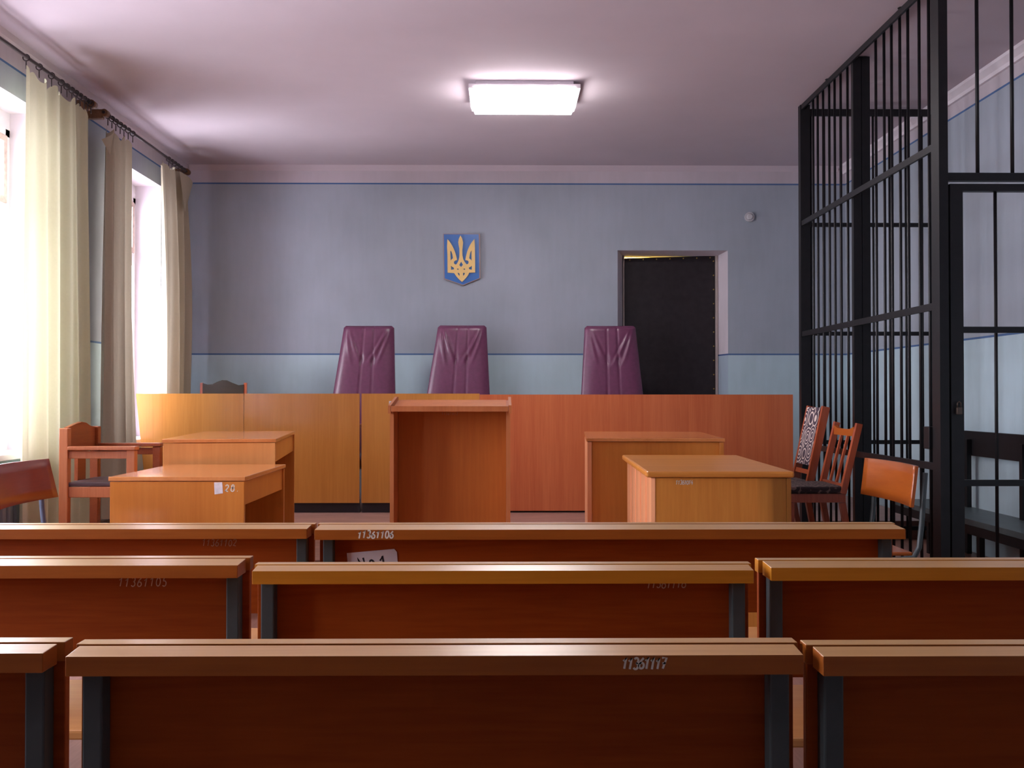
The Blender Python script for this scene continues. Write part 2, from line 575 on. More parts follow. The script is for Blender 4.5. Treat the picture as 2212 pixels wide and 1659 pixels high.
mb.quad((DX0, YB, 0.15), (EX0, YE, 0.15), (EX1, YE, 0.15), (DX1, YB, 0.15), 1)
# back face and outer shell so the wall has thickness
mb.box(XL - 0.45, EX0, YE + 0.02, YE + 0.12, 0, ZC)
mb.box(EX1, XR + 0.2, YE + 0.02, YE + 0.12, 0, ZC)
mb.box(EX0, EX1, YE + 0.02, YE + 0.12, EZ, ZC)
struct(mb.build('wall_back', [M_wall, M_reveal], normals=False))

# hall behind the door
mb = MB()
mb.box(0.9, 2.6, 11.5, 11.55, 0, ZC)
mb.box(0.85, 0.9, YE + 0.12, 11.55, 0, ZC)
mb.box(2.6, 2.65, YE + 0.12, 11.55, 0, ZC)
struct(mb.build('wall_hall', plain('hall_wall', (220, 200, 150), 0.8)))

# door frame and padded leaf, sagging so that a lit gap shows at its head
mb = MB()
mb.box(EX0, EX0 + 0.012, 10.33, 10.42, 0.15, EZ)
mb.box(EX1 - 0.022, EX1, 10.33, 10.42, 0.15, EZ)
door = mb.build('door_1', M_doorwood)
struct(door)
mb = MB()
zr, zl = 2.628, 2.600
mb.hexa([(1.272, 10.36, 0.16), (2.222, 10.36, 0.16), (2.222, 10.40, 0.16), (1.272, 10.40, 0.16),
         (1.272, 10.36, zl), (2.222, 10.36, zr), (2.222, 10.40, zr), (1.272, 10.40, zl)])
leaf = mb.build('door_leaf', M_doorleather, door, label='black padded door leaf')
for k in range(16):
    z = 0.35 + k * 0.148
    mb = MB()
    mb.tube([(2.205, 10.357, z), (2.205, 10.350, z)], 0.007, 8)
    mb.build('tack', M_brass, leaf)
for k in range(7):
    x = 1.33 + k * 0.14
    mb = MB()
    z = zl + (zr - zl) * (x - 1.272) / 0.95 - 0.02
    mb.tube([(x, 10.357, z), (x, 10.350, z)], 0.007, 8)
    mb.build('tack', M_brass, leaf)
HL = bpy.data.lights.new('hall_bulb', 'POINT')
HL.energy = 120
HL.color = (1.0, 0.8, 0.35)
HL.shadow_soft_size = 0.08
o = bpy.data.objects.new('hall_bulb', HL)
o.location = (1.5, 10.95, 2.9)
COL.objects.link(o)

# cornice on the right and left walls
mb = MB()
mb.prism([(XR, ZC), (XR - 0.075, ZC), (XR - 0.07, ZC - 0.02), (XR - 0.03, ZC - 0.05), (XR - 0.025, ZC - 0.075), (XR, ZC - 0.075)], 'y', YF, YB - 0.002)
struct(mb.build('trim_1', M_housing))
mb = MB()
mb.prism([(XL, ZC), (XL + 0.05, ZC), (XL + 0.03, ZC - 0.03), (XL, ZC - 0.05)], 'y', YF, YB - 0.002)
struct(mb.build('trim_2', M_ceiling))
mb = MB()
mb.prism([(YB, ZC), (YB - 0.05, ZC), (YB - 0.03, ZC - 0.02), (YB, ZC - 0.05)], 'x', XL + 0.05, XR - 0.076)
struct(mb.build('trim_3', M_ceiling))

# raised platform for the judges
PZ = 0.15
mb = MB()
mb.box(XL + 0.001, 2.385, 6.12, YB - 0.001, 0.0, PZ)
mb.box(2.385, XR - 0.001, 8.03, YB - 0.001, 0.0, PZ)
o = mb.build('floor_platform', M_platform)
struct(o)

# windows
for k, (y0, y1) in enumerate(WINDOWS):
    xa, xb = -3.52, -3.46
    mb = MB()
    t = 0.055
    mb.box(xa, xb, y0, y0 + t, WZ0, WZ1 - 0.12)
    mb.box(xa, xb, y1 - t, y1, WZ0, WZ1 - 0.12)
    mb.box(xa, xb, y0 + t, y1 - t, WZ0, WZ0 + t)
    mb.box(xa, xb, y0, y1, WZ1 - 0.17, WZ1)
    mb.box(xa, xb, y0 + t, y1 - t, 2.42, 2.50)
    ym = (y0 + y1) / 2
    mb.box(xa, xb, ym - 0.04, ym + 0.04, WZ0 + t, WZ1 - 0.17)
    w = struct(mb.build('window_%d' % (k + 1), M_windowwhite))
    for (a, b) in ((y0 + t, ym - 0.04), (ym + 0.04, y1 - t)):
        for (c, d, mat) in ((WZ0 + t, 2.42, M_windowwhite), (2.50, WZ1 - 0.17, M_rusty)):
            mb = MB()
            s = 0.045
            mb.box(xa + 0.01, xb + 0.012, a, a + s, c, d)
            mb.box(xa + 0.01, xb + 0.012, b - s, b, c, d)
            mb.box(xa + 0.01, xb + 0.012, a + s, b - s, c, c + s)
            mb.box(xa + 0.01, xb + 0.012, a + s, b - s, d - s, d)
            sash = mb.build('window_sash', mat, w)
            mb = MB()
            mb.box(-3.492, -3.488, a + s, b - s, c + s, d - s)
            mb.build('pane', M_glass, sash)
    mb = MB()
    mb.box(-3.46, XL + 0.06, y0 - 0.03, y1 + 0.03, WZ0 - 0.035, WZ0 + 0.004, 0.004)
    mb.build('window_sill', M_sill, w)

# ------------------------------------------------------------------ spectator benches
ROWG = 'spectator benches in three rows'


def lit_top(mb):
    """upper faces take a paler colour that stands in for overhead light"""
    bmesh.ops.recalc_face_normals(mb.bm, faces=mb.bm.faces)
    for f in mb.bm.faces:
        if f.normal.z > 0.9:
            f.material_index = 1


def bench(xl, xr, yf, yn, label, rail=M_rail, dz=0.0, panel=M_benchpanel, tilt=2.5):
    loc = Vector(((xl + xr) / 2, yf, 0))
    t = thing('spectator_bench', label, 'bench', loc, 0, ROWG)
    h = 0.77 + dz
    mb = MB()
    mb.box(xl + 0.004, xr - 0.004, yf - 0.020, yf - 0.002, 0.50, h - 0.031, 0.002)
    mb.build('backrest', panel, t, loc)
    mb = MB()
    mb.box(xl, xr, yf - 0.031, yf, h - 0.030, h, 0.0012)
    lit_top(mb)
    mb.build('top_strip', [rail, M_rail_lit], t, loc)
    tn = math.tan(math.radians(tilt))
    yg = yf - 0.039
    q = yn / 0.38
    yy = yn * (1 + yg * tn / 0.38) / (1 + q * tn)     # rail tops tilted down towards the camera to catch the lamp's highlight
    zn = h - (yg - yy) * tn
    mb = MB()
    mb.prism([(yg, h - 0.001), (yy, zn - 0.001), (yy, zn - 0.030), (yg, zn - 0.030)], 'x', xl + 0.008, xr - 0.008, 0.0012)
    lit_top(mb)
    mb.build('cap_rail', [rail, M_rail_lit], t, loc)
    t['rail_face'] = yy
    t['rail_low'] = zn - 0.030
    for a in (xl + 0.020, xr - 0.050):
        mb = MB()
        mb.box(a, a + 0.030, yf - 0.056, yf - 0.021, 0.0, zn - 0.031, 0.003)
        mb.box(a, a + 0.030, yf - 0.021, yf + 0.40, 0.288, 0.327, 0.003)
        mb.box(a, a + 0.030, yf + 0.36, yf + 0.40, 0.0, 0.288, 0.003)
        mb.build('leg', M_steel_grey, t, loc)
    mb = MB()
    mb.box(xl + 0.015, xr - 0.015, yf + 0.003, yf + 0.44, 0.328, 0.352, 0.006)
    mb.build('seat', M_seat, t, loc)
    return t, loc


def number(t, loc, txt, x, z, y, h, mat=M_chalk, width=None, **kw):
    o = write(txt, x, z, y, h, (width / len(txt)) if width else None, **kw).build('painted_number', mat, t, loc, normals=False)
    o['label'] = 'white painted number ' + txt
    return o


# row closest to the camera
bench(-1.80, -0.679, 1.588, 1.492, 'bench of the front-most row by the windows, only its dark end in view')
t, loc = bench(-0.656, 0.458, 1.575, 1.472, 'large mahogany-backed bench in the very front, number 11361117 painted on its rail', tilt=4.5)
number(t, loc, '11361117', 0.178, t['rail_low'] + 0.009, t['rail_face'] - 0.0006, 0.0165, M_chalk, 0.066, w=0.2)
bench(0.466, 1.59, 1.560, 1.463, 'bench in the very front row towards the cage, running out of the photo')
# second row
t, loc = bench(-1.72, -0.597, 2.400, 2.266, 'second-row bench by the windows with number 11361105 painted under its rail')
number(t, loc, '11361105', -0.912, 0.701, 2.3790, 0.021, M_chalk_worn, 0.118)
t, loc = bench(-0.563, 0.569, 2.305, 2.190, 'middle bench of the second row with yellowish rail and number 11361118 below', M_rail2, tilt=6.0)
number(t, loc, '11361118', 0.33, 0.713, 2.2840, 0.020, M_chalk_worn, 0.092)
bench(0.591, 1.72, 2.330, 2.199, 'second-row bench towards the cage with yellowish rail and no number', M_rail2, dz=0.004)
# third row
t, loc = bench(-2.35, -0.562, 3.026, 2.890, 'long third-row bench by the windows with worn number 11361102 under its rail')
number(t, loc, '11361102', -0.902, 0.703, 3.0050, 0.020, M_chalk_dim, 0.105)
t, loc = bench(-0.553, 1.185, 3.026, 2.868, 'long third-row bench with white number 11361106 painted on its rail')
number(t, loc, '11361106', -0.420, t['rail_low'] + 0.005, t['rail_face'] - 0.0006, 0.021, M_chalk, 0.106, w=0.2)

# notice hanging on the back of the third-row bench
c = (-0.385, 3.0035, 0.60)
mb = MB()
ca, sa = math.cos(math.radians(5)), math.sin(math.radians(5))
pts = []
for (u, v) in ((-.075, -.1), (.075, -.1), (.075, .078), (.068, .088), (-.075, .088)):
    pts.append((c[0] + u * ca - v * sa, c[2] + u * sa + v * ca))
mb.prism(pts, 'y', c[1], c[1] + 0.0015)
o = mb.build('paper_notice', M_paper)
tag(o, 'white paper notice hanging crookedly on the back of a third-row bench', 'paper')
o2 = write('No1', -0.425, 0.622, 3.0030, 0.046, 0.032, w=0.13, slant=-0.25, rot=math.radians(5)).build('lettering', M_ink, o, normals=False)

# ------------------------------------------------------------------ desks in front of the platform
def desk(label, loc, rz, w, l, h, mats, kind='open', num=None, group='lawyers and clerks desks'):
    top_m, front_m, side_m = mats
    t = thing('office_desk', label, 'desk', loc, rz, group)
    a, b = -w / 2, w / 2
    tt = 0.022 if kind != 'old' else 0.030
    mb = MB()
    if kind == 'old':
        mb.box(a - 0.025, b + 0.012, -0.012, l + 0.012, h - tt, h, 0.010)
    else:
        mb.box(a - 0.006, b + 0.006, -0.006, l + 0.006, h - tt, h, 0.003)
    mb.build('desk_top', top_m, t)
    hp = h - tt - 0.003
    if kind == 'old':
        mb = MB()
        mb.box(a + 0.02, b - 0.024, 0.004, 0.024, 0.0, hp)
        mb.build('front_panel', front_m, t)
        mb = MB()
        for k in range(5):            # fluted flank
            y0 = 0.002 + k * (l - 0.004) / 5
            y1 = y0 + (l - 0.004) / 5
            mb.prism([(a + 0.017, y0), (a + 0.001, y0 + 0.006), (a - 0.003, y0 + 0.06), (a - 0.003, y1 - 0.10), (a + 0.004, y1 - 0.05), (a + 0.017, y1), (a + 0.0195, y1), (a + 0.0195, y0)], 'z', 0.0, hp)
        mb.build('side_panel', side_m, t, label='fluted pale side panel')
        mb = MB()
        mb.box(b - 0.022, b - 0.002, 0.0, l, 0.0, hp)
        mb.build('side_panel', front_m, t)
        mb = MB()
        mb.box(a + 0.02, b - 0.024, l - 0.025, l - 0.005, 0.0, hp)
        mb.build('rear_panel', front_m, t)
    elif kind == 'closed':
        for x0, mm in ((a, side_m), (b - 0.028, front_m)):
            mb = MB()
            mb.box(x0, x0 + 0.028, 0.0, l, 0.0, hp, 0.002)
            mb.build('side_panel', mm, t)
        mb = MB()
        mb.box(a + 0.029, b - 0.029, 0.012, 0.03, 0.0, hp)
        mb.build('front_panel', front_m, t)
        mb = MB()
        mb.box(a + 0.029, b - 0.029, l - 0.03, l - 0.01, 0.35, hp)
        mb.build('rear_panel', front_m, t)
    else:
        mb = MB()
        mb.box(a, b, 0.0, 0.022, 0.0, hp, 0.002)
        mb.build('front_panel', front_m, t)
        mb = MB()
        mb.box(a, b, l - 0.022, l, 0.0, hp, 0.002)
        mb.build('rear_panel', side_m, t)
        mb = MB()
        mb.box(a + 0.05, a + 0.066, 0.023, l - 0.023, 0.12, hp)
        mb.build('modesty_panel', side_m, t)
        mb = MB()
        mb.box(b - 0.030, b - 0.010, 0.023, l - 0.023, hp - 0.125, hp)
        mb.build('drawer_front', side_m, t)
    return t


d1 = desk('orange desk with sticker and number 28 on its end, beside the armchair', (-1.675, 5.15, 0), 0.0, 0.69, 0.95, 0.74, (M_desktop, M_desk, M_desk))
o = write('28.', 0.245, 0.665, -0.0008, 0.036, 0.030, w=0.16).build('painted_number', M_chalk, d1, normals=False)
o['label'] = 'chalky number 28'
mb = MB()
mb.prism([(0.193, 0.649), (0.236, 0.655), (0.232, 0.712), (0.190, 0.711)], 'y', -0.0012, -0.0002)
mb.build('sticker', M_tape, d1, label='torn white sticker')
desk('pale glossy desk on the platform, half hidden behind the numbered desk', (-1.745, 6.165, PZ), math.radians(7.0), 0.672, 1.42, 0.742, (M_desktop, M_desk_pale, M_desk))
desk('plain desk with light edge strip standing before the red part of the bench', (0.97, 6.30, PZ), math.radians(-4.0), 0.86, 1.22, 0.74, (M_desktop, M_desk, M_flute), 'closed')
d4 = desk('old desk with thick rounded top and fluted pale side', (1.035, 4.70, 0), math.radians(-2.0), 0.66, 1.32, 0.80, (M_desk_oldtop, M_desk_old, M_flute), 'old')
o = write('11361014', -0.215, 0.737, 0.0032, 0.020, 0.0102, w=0.16).build('painted_number', M_chalk, d4, normals=False)
o['label'] = 'white painted number 11361014'

# lectern
LX0, LX1 = -0.640, 0.046
loc = Vector(((LX0 + LX1) / 2, 5.84, 0))
t = thing('lectern', 'open-backed wooden lectern standing in the middle before the platform', 'lectern', loc)
for x0, x1 in ((LX0, LX0 + 0.022), (LX1 - 0.022, LX1)):
    mb = MB()
    mb.prism([(5.68, 0.0), (6.05, 0.0), (6.05, 1.132), (5.96, 1.122), (5.68, 1.075)], 'x', x0, x1)
    mb.build('side_panel', M_lect_edge, t, loc)
mb = MB()
mb.box(LX0 + 0.023, LX1 - 0.023, 5.92, 5.94, 0.0, 1.10)
mb.build('back_panel', M_lect, t, loc)
mb = MB()
mb.hexa([(LX0 + 0.023, 5.65, 1.070), (LX1 - 0.023, 5.65, 1.070), (LX1 - 0.023, 6.04, 1.110), (LX0 + 0.023, 6.04, 1.110),
         (LX0 + 0.023, 5.65, 1.094), (LX1 - 0.023, 5.65, 1.094), (LX1 - 0.023, 6.04, 1.134), (LX0 + 0.023, 6.04, 1.134)])
top = mb.build('reading_board', M_lect, t, loc)
mb = MB()
mb.box(LX0 + 0.012, LX1 - 0.012, 5.634, 5.649, 1.068, 1.100, 0.002)
mb.build('front_lip', M_lect_edge, t, loc)
for x0 in (LX0 - 0.006, LX1 - 0.010):
    mb = MB()
    mb.prism([(5.635, 1.058), (5.82, 1.060), (6.05, 1.090), (6.05, 1.152), (5.99, 1.152), (5.635, 1.104)], 'x', x0, x0 + 0.016)
    mb.build('cheek', M_lect_edge, t, loc)
o = write('11361012', -0.36, 1.045, 5.9190, 0.014, 0.0125, w=0.14).build('painted_number', M_chalk_dim, t, loc, normals=False)

# ------------------------------------------------------------------ judges' bench
JY = 8.63
JG = 'sections of the judges bench'


def jsection(label, x0, x1, panels, top_z, plinth_z, mat, gap=0.0):
    loc = Vector(((x0 + x1) / 2, JY, PZ))
    t = thing('judges_bench_section', label, 'bench', loc, 0, JG)
    for (a, b, slant) in panels:
        mb = MB()
        mb.hexa([(a + slant, JY, plinth_z), (b, JY, plinth_z), (b, JY + 0.022, plinth_z), (a + slant, JY + 0.022, plinth_z),
                 (a, JY, top_z), (b, JY, top_z), (b, JY + 0.022, top_z), (a, JY + 0.022, top_z)])
        mb.build('front_panel', mat, t, loc)
    mb = MB()
    mb.box(x0 + (0.09 if x0 < -3 else 0.002), x1, JY + 0.035, JY + 0.055, PZ, plinth_z + 0.03)
    mb.build('plinth', M_plinth, t, loc)
    mb = MB()
    mb.box(x0 + 0.05, x1 - 0.004, JY + 0.023, JY + 0.33, PZ + 0.73, PZ + 0.76)
    mb.build('desk_top', mat, t, loc)
    for a in (x0 + 0.09, x1 - 0.026):
        mb = MB()
        mb.box(a, a + 0.022, JY + 0.056, JY + 0.32, PZ, PZ + 0.729)
        mb.build('side_panel', mat, t, loc)
    return t


jsection('yellow wooden judges bench section beside the windows, made of two panels', -3.165, -1.236,
         [(-3.165, -2.236, 0.10), (-2.232, -1.236, 0)], 1.181, 0.236, M_oak)
jsection('short yellow wooden judges bench section behind the lectern', -1.218, -0.197, [(-1.218, -0.197, 0)], 1.181, 0.236, M_oak)
jsection('long red-brown judges bench section in front of the door', -0.195, 2.527, [(-0.195, 2.527, 0)], 1.173, 0.166, M_redlam)
mb = MB()
mb.box(-0.980, -0.955, JY - 0.006, JY - 0.0005, 1.022, 1.117)
tag(mb.build('paper_tag', M_paper), 'small white tag on the yellow bench panel beside the lectern', 'tag')

# ------------------------------------------------------------------ judges' chairs
def judge_chair(label, xt0, xt1, xb0, xb1, y, ztop, crease):
    """high back narrowing upwards: xt at the top, xb at the bench edge (z 1.19)"""
    k = 9.42 / y
    xt0, xt1, xb0, xb1, y, ztop = xt0 * k, xt1 * k, xb0 * k, xb1 * k, 9.42, 1.15 + (ztop - 1.15) * k
    cx = (xb0 + xb1) / 2
    loc = Vector((cx, y, PZ))
    t = thing('judge_chair', label, 'chair', loc, 0, 'high-backed judges chairs')
    zb = 0.62
    def ed(z):
        k = (ztop - z) / (ztop - 1.19)
        k = min(k, 1.15)
        return xt0 + (xb0 - xt0) * k, xt1 + (xb1 - xt1) * k
    def fy(z):
        return y + 0.02 + 0.16 * (z - zb) / (ztop - zb)
    rnd = random.Random(crease)
    def front(u, v):
        z = zb + (ztop - zb) * v
        a, b = ed(z)
        r = 0.020
        dz = ztop - z
        ins = 0.0
        if dz < r:
            ins = r - math.sqrt(max(0, r * r - (r - dz) ** 2))
        a += ins
        b -= ins
        x = a + (b - a) * u
        s = u * 2 - 1
        d = 0.05 * (1 - abs(s) ** 6) * (1 - (1 - min(1, dz / 0.04)) ** 3)
        for sx in (0.42, 0.62):                       # stitched channels
            d -= 0.007 * math.exp(-((u - sx) / 0.014) ** 2)
            d -= 0.016 * math.exp(-((u - sx) / 0.035) ** 2 - ((z - 1.51) / 0.045) ** 2)
        for sgn, k1, k2 in ((-1, 0.15, 0.007 * (1 + crease % 2)), (1, 0.20, 0.010)):   # drag folds from the top corners
            for off in (0.0, 0.10):
                uu = (0.06 + off * 0.5) if sgn < 0 else (0.94 - off * 0.5)
                zz = ztop - dz
                line = uu - sgn * (k1 + off) * (dz - 0.03) / 0.28
                if 0.02 < dz < 0.40:
                    fade = math.sin(math.pi * (dz - 0.02) / 0.38)
                    d += k2 * fade * math.exp(-((u - line) / 0.030) ** 2)
                    d -= k2 * 0.7 * fade * math.exp(-((u - line - 0.045 * sgn * -1) / 0.03) ** 2)
        return (x, fy(z) - d, z)
    mb = MB()
    V = mb.grid(front, 56, 64)
    W = mb.grid(lambda u, v: (front(u, v)[0], fy(zb + (ztop - zb) * v) + 0.045, front(u, v)[2]), 56, 64)
    nu, nv = 56, 64
    for i in range(nu):
        mb.bm.faces.new((V[i][0], V[i + 1][0], W[i + 1][0], W[i][0]))
        mb.bm.faces.new((V[i][nv], V[i + 1][nv], W[i + 1][nv], W[i][nv]))
    for j in range(nv):
        mb.bm.faces.new((V[0][j], V[0][j + 1], W[0][j + 1], W[0][j]))
        mb.bm.faces.new((V[nu][j], V[nu][j + 1], W[nu][j + 1], W[nu][j]))
    back = mb.build('backrest', M_leather, t, loc)
    for sx in (0.42, 0.62):
        p = [front(sx, v / 40) for v in range(0, 40)]
        mb = MB()
        mb.tube([(q[0], q[1] + 0.0008, q[2]) for q in p], 0.0022, 6)
        mb.build('seam', M_leatherseam, back, loc)
        q = front(sx, (1.51 - zb) / (ztop - zb))
        mb = MB()
        mb.tube([(q[0], q[1] + 0.004, q[2]), (q[0], q[1] - 0.003, q[2])], 0.011, 10)
        mb.build('button', M_leatherseam, back, loc)
    mb = MB()
    mb.box(cx - 0.27, cx + 0.27, y - 0.40, y + 0.03, 0.50, 0.60, 0.02)
    mb.build('seat', M_leather, t, loc)
    for sx in (-1, 1):
        for yy in (y - 0.36, y + 0.06):
            mb = MB()
            mb.box(cx + sx * 0.24 - 0.02, cx + sx * 0.24 + 0.02, yy - 0.02, yy + 0.02, PZ, 0.50)
            mb.build('leg', M_darkwood, t, loc)
    return t


judge_chair('maroon leather high-backed chair, the one beside the dark carved chair', -1.488, -1.022, -1.576, -1.000, 9.2 + 0.0, 1.822, 2)
judge_chair('maroon leather high-backed chair right behind the lectern, below the emblem', -0.604, -0.150, -0.701, -0.118, 9.2, 1.826, 3)
judge_chair('maroon leather high-backed chair overlapping the black door', 0.780, 1.256, 0.740, 1.315, 9.2, 1.823, 4)

# dark carved chair behind the bench
loc = Vector((-2.62, 9.35, PZ))
t = thing('carved_chair', 'dark wooden chair with curved crest peeping over the yellow bench', 'chair', loc)
for sx in (-1, 1):
    mb = MB()
    mb.beam((sx * 0.205, 0, 0), (sx * 0.205, 0.04, 1.135), 0.026, 0.03)
    mb.build('back_post', M_redwood, t)
    mb = MB()
    mb.beam((sx * 0.2, -0.4, 0), (sx * 0.2, -0.4, 0.43), 0.035, 0.035)
    mb.build('leg', M_redwood, t)
mb = MB()
prof = [(-0.192, 0.62), (0.192, 0.62), (0.192, 1.118), (0.14, 1.112), (0.08, 1.135), (0.03, 1.158), (-0.01, 1.160), (-0.05, 1.146), (-0.10, 1.122), (-0.15, 1.118), (-0.192, 1.132)]
mb.prism(prof, 'y', 0.015, 0.045)
mb.build('backrest', M_darkwood, t)
mb = MB()
mb.box(-0.22, 0.22, -0.42, -0.02, 0.43, 0.47, 0.01)
mb.build('seat', M_darkwood, t)

# ------------------------------------------------------------------ emblem on the far wall
def px2w(cx, cy):
    """emblem drawing units to metres on the wall"""
    s = 0.0047 / 11.06
    return ((cx - 610) * s, (850 - cy) * s)


def plate(name, loops, y0, y1, mat, parent):
    cu = bpy.data.curves.new(name, 'CURVE')
    cu.dimensions = '2D'
    cu.fill_mode = 'BOTH'
    cu.extrude = (y1 - y0) / 2
    for lp in loops:
        sp = cu.splines.new('POLY')
        sp.points.add(len(lp) - 1)
        for q, (a, b) in zip(sp.points, lp):
            q.co = (a, b, 0, 1)
        sp.use_cyclic_u = True
    tmp = bpy.data.objects.new(name, cu)
    COL.objects.link(tmp)
    bpy.context.view_layer.update()
    me = bpy.data.meshes.new_from_object(tmp.evaluated_get(bpy.context.evaluated_depsgraph_get()))
    bpy.data.objects.remove(tmp)
    for v in me.vertices:
        x, z, d = v.co
        v.co = (x, (y0 + y1) / 2 - d, z)
    me.materials.clear()
    me.materials.append(mat)
    o = bpy.data.objects.new(name, me)
    COL.objects.link(o)
    o.parent = parent
    return o


em = thing('wall_emblem', 'blue shield-shaped emblem with golden trident on the far wall', 'emblem', (-0.412, YB, 2.545))
P = lambda L: [px2w(*q) for q in L]
shield = [(185, 248), (1018, 248), (1032, 1292), (640, 1452), (205, 1300)]
rim = [(172, 235), (1046, 238), (1056, 1298), (645, 1468), (190, 1310)]
plate('board', [P(rim)], -0.028, -0.001, M_emblem_edge, em)
plate('shield', [P(shield)], -0.030, -0.0285, M_blue, em)
outer = [(272, 370), (300, 395), (345, 455), (390, 530), (425, 600), (455, 680), (480, 765), (503, 868), (462, 878), (435, 900), (425, 925), (436, 955), (468, 976), (492, 962),
         (520, 915), (540, 865), (556, 800), (560, 700), (556, 590), (540, 510), (530, 440), (545, 360), (583, 280),
         (622, 350), (645, 440), (638, 530), (628, 620), (630, 750), (648, 845), (690, 920), (735, 972), (765, 955), (779, 920), (772, 890), (748, 876), (698, 868),
         (715, 780), (745, 660), (780, 570), (815, 500), (860, 430), (916, 364), (926, 500), (930, 800), (934, 1165), (792, 1168), (765, 1225), (710, 1300), (622, 1390),
         (545, 1325), (480, 1250), (432, 1178), (278, 1166), (274, 800), (264, 550)]
holes = [
    [(343, 640), (365, 660), (392, 735), (405, 822), (375, 850), (352, 882), (345, 760)],
    [(846, 635), (820, 680), (805, 740), (790, 825), (822, 850), (848, 882)],
    [(356, 1002), (380, 1025), (420, 1045), (432, 1070), (425, 1090), (360, 1102)],
    [(856, 1000), (836, 1020), (790, 1045), (784, 1062), (795, 1088), (852, 1098)],
    [(600, 905), (618, 935), (642, 980), (600, 1032), (553, 985), (580, 940)],
    [(500, 1082), (520, 1064), (546, 1085), (520, 1102)],
    [(650, 1084), (676, 1066), (698, 1080), (676, 1100)],
    [(515, 1168), (545, 1176), (562, 1195), (562, 1248), (540, 1225)],
    [(645, 1240), (645, 1176), (662, 1170), (692, 1178), (668, 1228)],
]
plate('trident', [P(outer)] + [P(h) for h in holes], -0.042, -0.0305, M_gold, em)

# round bell on the wall
be = thing('wall_bell', 'small round white bell box high on the far wall', 'bell', (2.515, YB, 2.985))
mb = MB()
mb.tube([(0, 0, 0), (0, -0.03, 0)], 0.048, 24)
mb.build('base', M_plastic, be)
mb = MB()
mb.tube([(0, -0.0301, 0), (0, -0.045, 0), (0, -0.052, 0)], 0.036, 24, r2=0.022)
mb.build('cap', M_plastic, be)

# ------------------------------------------------------------------ ceiling light
la = thing('ceiling_light', 'lit white ribbed fluorescent fixture on the ceiling', 'light', (0.165, 7.6, ZC))
w2, l2 = 0.415, 0.265
mb = MB()
mb.box(-w2 + 0.05, w2 - 0.05, -l2 + 0.03, l2 - 0.03, -0.030, -0.0005)
mb.box(-w2, w2, -l2, l2, -0.062, -0.030, 0.003)
mb.build('housing', M_housing, la)
mb = MB()
dz0, dz1 = -0.0625, -0.115
def dring(f, z):
    a, b = w2 * f - 0.006, l2 * f - 0.006
    return [(-a, -b, z), (a, -b, z), (a, b, z), (-a, b, z)]
rings = [dring(1.0, dz0), dring(0.985, -0.085), dring(0.955, -0.088), dring(0.93, dz1)]
vs = [[mb.bm.verts.new(q) for q in r] for r in rings]
for a, b in zip(vs, vs[1:]):
    for i in range(4):
        mb.bm.faces.new((a[i], a[(i + 1) % 4], b[(i + 1) % 4], b[i]))
mb.bm.faces.new(vs[-1])
mb.bm.faces.new(vs[0])
mb.build('diffuser', M_diff, la, label='glowing white diffuser')
for k in range(38):                 # tips of the ribs rising along the rim
    x = -w2 + 0.045 + k * (2 * w2 - 0.09) / 37
    hh = 0.012 + (0.012 if k in (5, 31) else 0.0)
    mb = MB()
    mb.hexa([(x - 0.005, -l2 - 0.006, -0.064), (x + 0.005, -l2 - 0.006, -0.064), (x + 0.005, -l2 - 0.001, -0.064), (x - 0.005, -l2 - 0.001, -0.064),
             (x - 0.002, -l2 - 0.004, -0.064 + hh), (x + 0.002, -l2 - 0.004, -0.064 + hh), (x + 0.002, -l2 - 0.001, -0.064 + hh), (x - 0.002, -l2 - 0.001, -0.064 + hh)])
    mb.build('rib', M_diff, la)

# ------------------------------------------------------------------ holding cage
CX = 2.42
Y0, Y1 = 5.42, 7.96
loc = Vector((2.95, 6.7, 0))
cage = thing('holding_cage', 'tall black barred metal holding cage reaching up to the ceiling', 'cage', loc)


def part(mb, name, parent=cage, mat=M_steel_dark, label=None):
    return mb.build(name, mat, parent, loc, label=label)


mb = MB(); mb.box(2.395, 2.445, Y0, Y0 + 0.10, 0, 3.495); part(mb, 'post')
mb = MB(); mb.box(2.414, 2.470, 6.80, 6.84, 0, 3.495); part(mb, 'post')
mb = MB(); mb.box(2.474, 2.530, 6.80, 6.84, 0, 3.495); part(mb, 'post')
mb = MB(); mb.box(2.39, 2.468, 7.93, 7.99, 0, 3.495); part(mb, 'post')
mb = MB(); mb.box(3.44, 3.495, 7.93, 7.99, 0, 3.42); part(mb, 'post')
mb = MB(); mb.box(3.435, 3.495, Y0, Y0 + 0.06, 0, 3.42); part(mb, 'post')
for z in (0.10, 0.765, 1.655, 2.542, 3.475):
    for a, b in ((Y0 + 0.10, 7.93),):
        mb = MB()
        mb.box(2.396, 2.412, a, b, z - 0.020, z + 0.020)
        part(mb, 'rail')
for z in (0.10, 0.79, 1.66, 2.535, 3.44):
    mb = MB()
    hh = 0.028 if z > 3 else 0.016
    mb.box(2.468, 3.44, 7.95, 7.97, z - hh, z + hh)
    part(mb, 'rail')
for y in (7.71, 7.60, 7.47, 7.33, 7.21, 7.08, 6.94, 6.41, 6.27, 6.15, 6.02, 5.90, 5.74, 5.61):
    mb = MB()
    mb.tube([(2.424, y, 0.02), (2.424, y, 3.49)], 0.0095, 8)
    part(mb, 'bar')
for x in (2.482, 2.590, 2.722, 2.853, 2.984, 3.116, 3.247, 3.378):
    mb = MB()
    mb.tube([(x, 7.96, 0.02), (x, 7.96, 3.46)], 0.0095, 8)
    part(mb, 'bar')
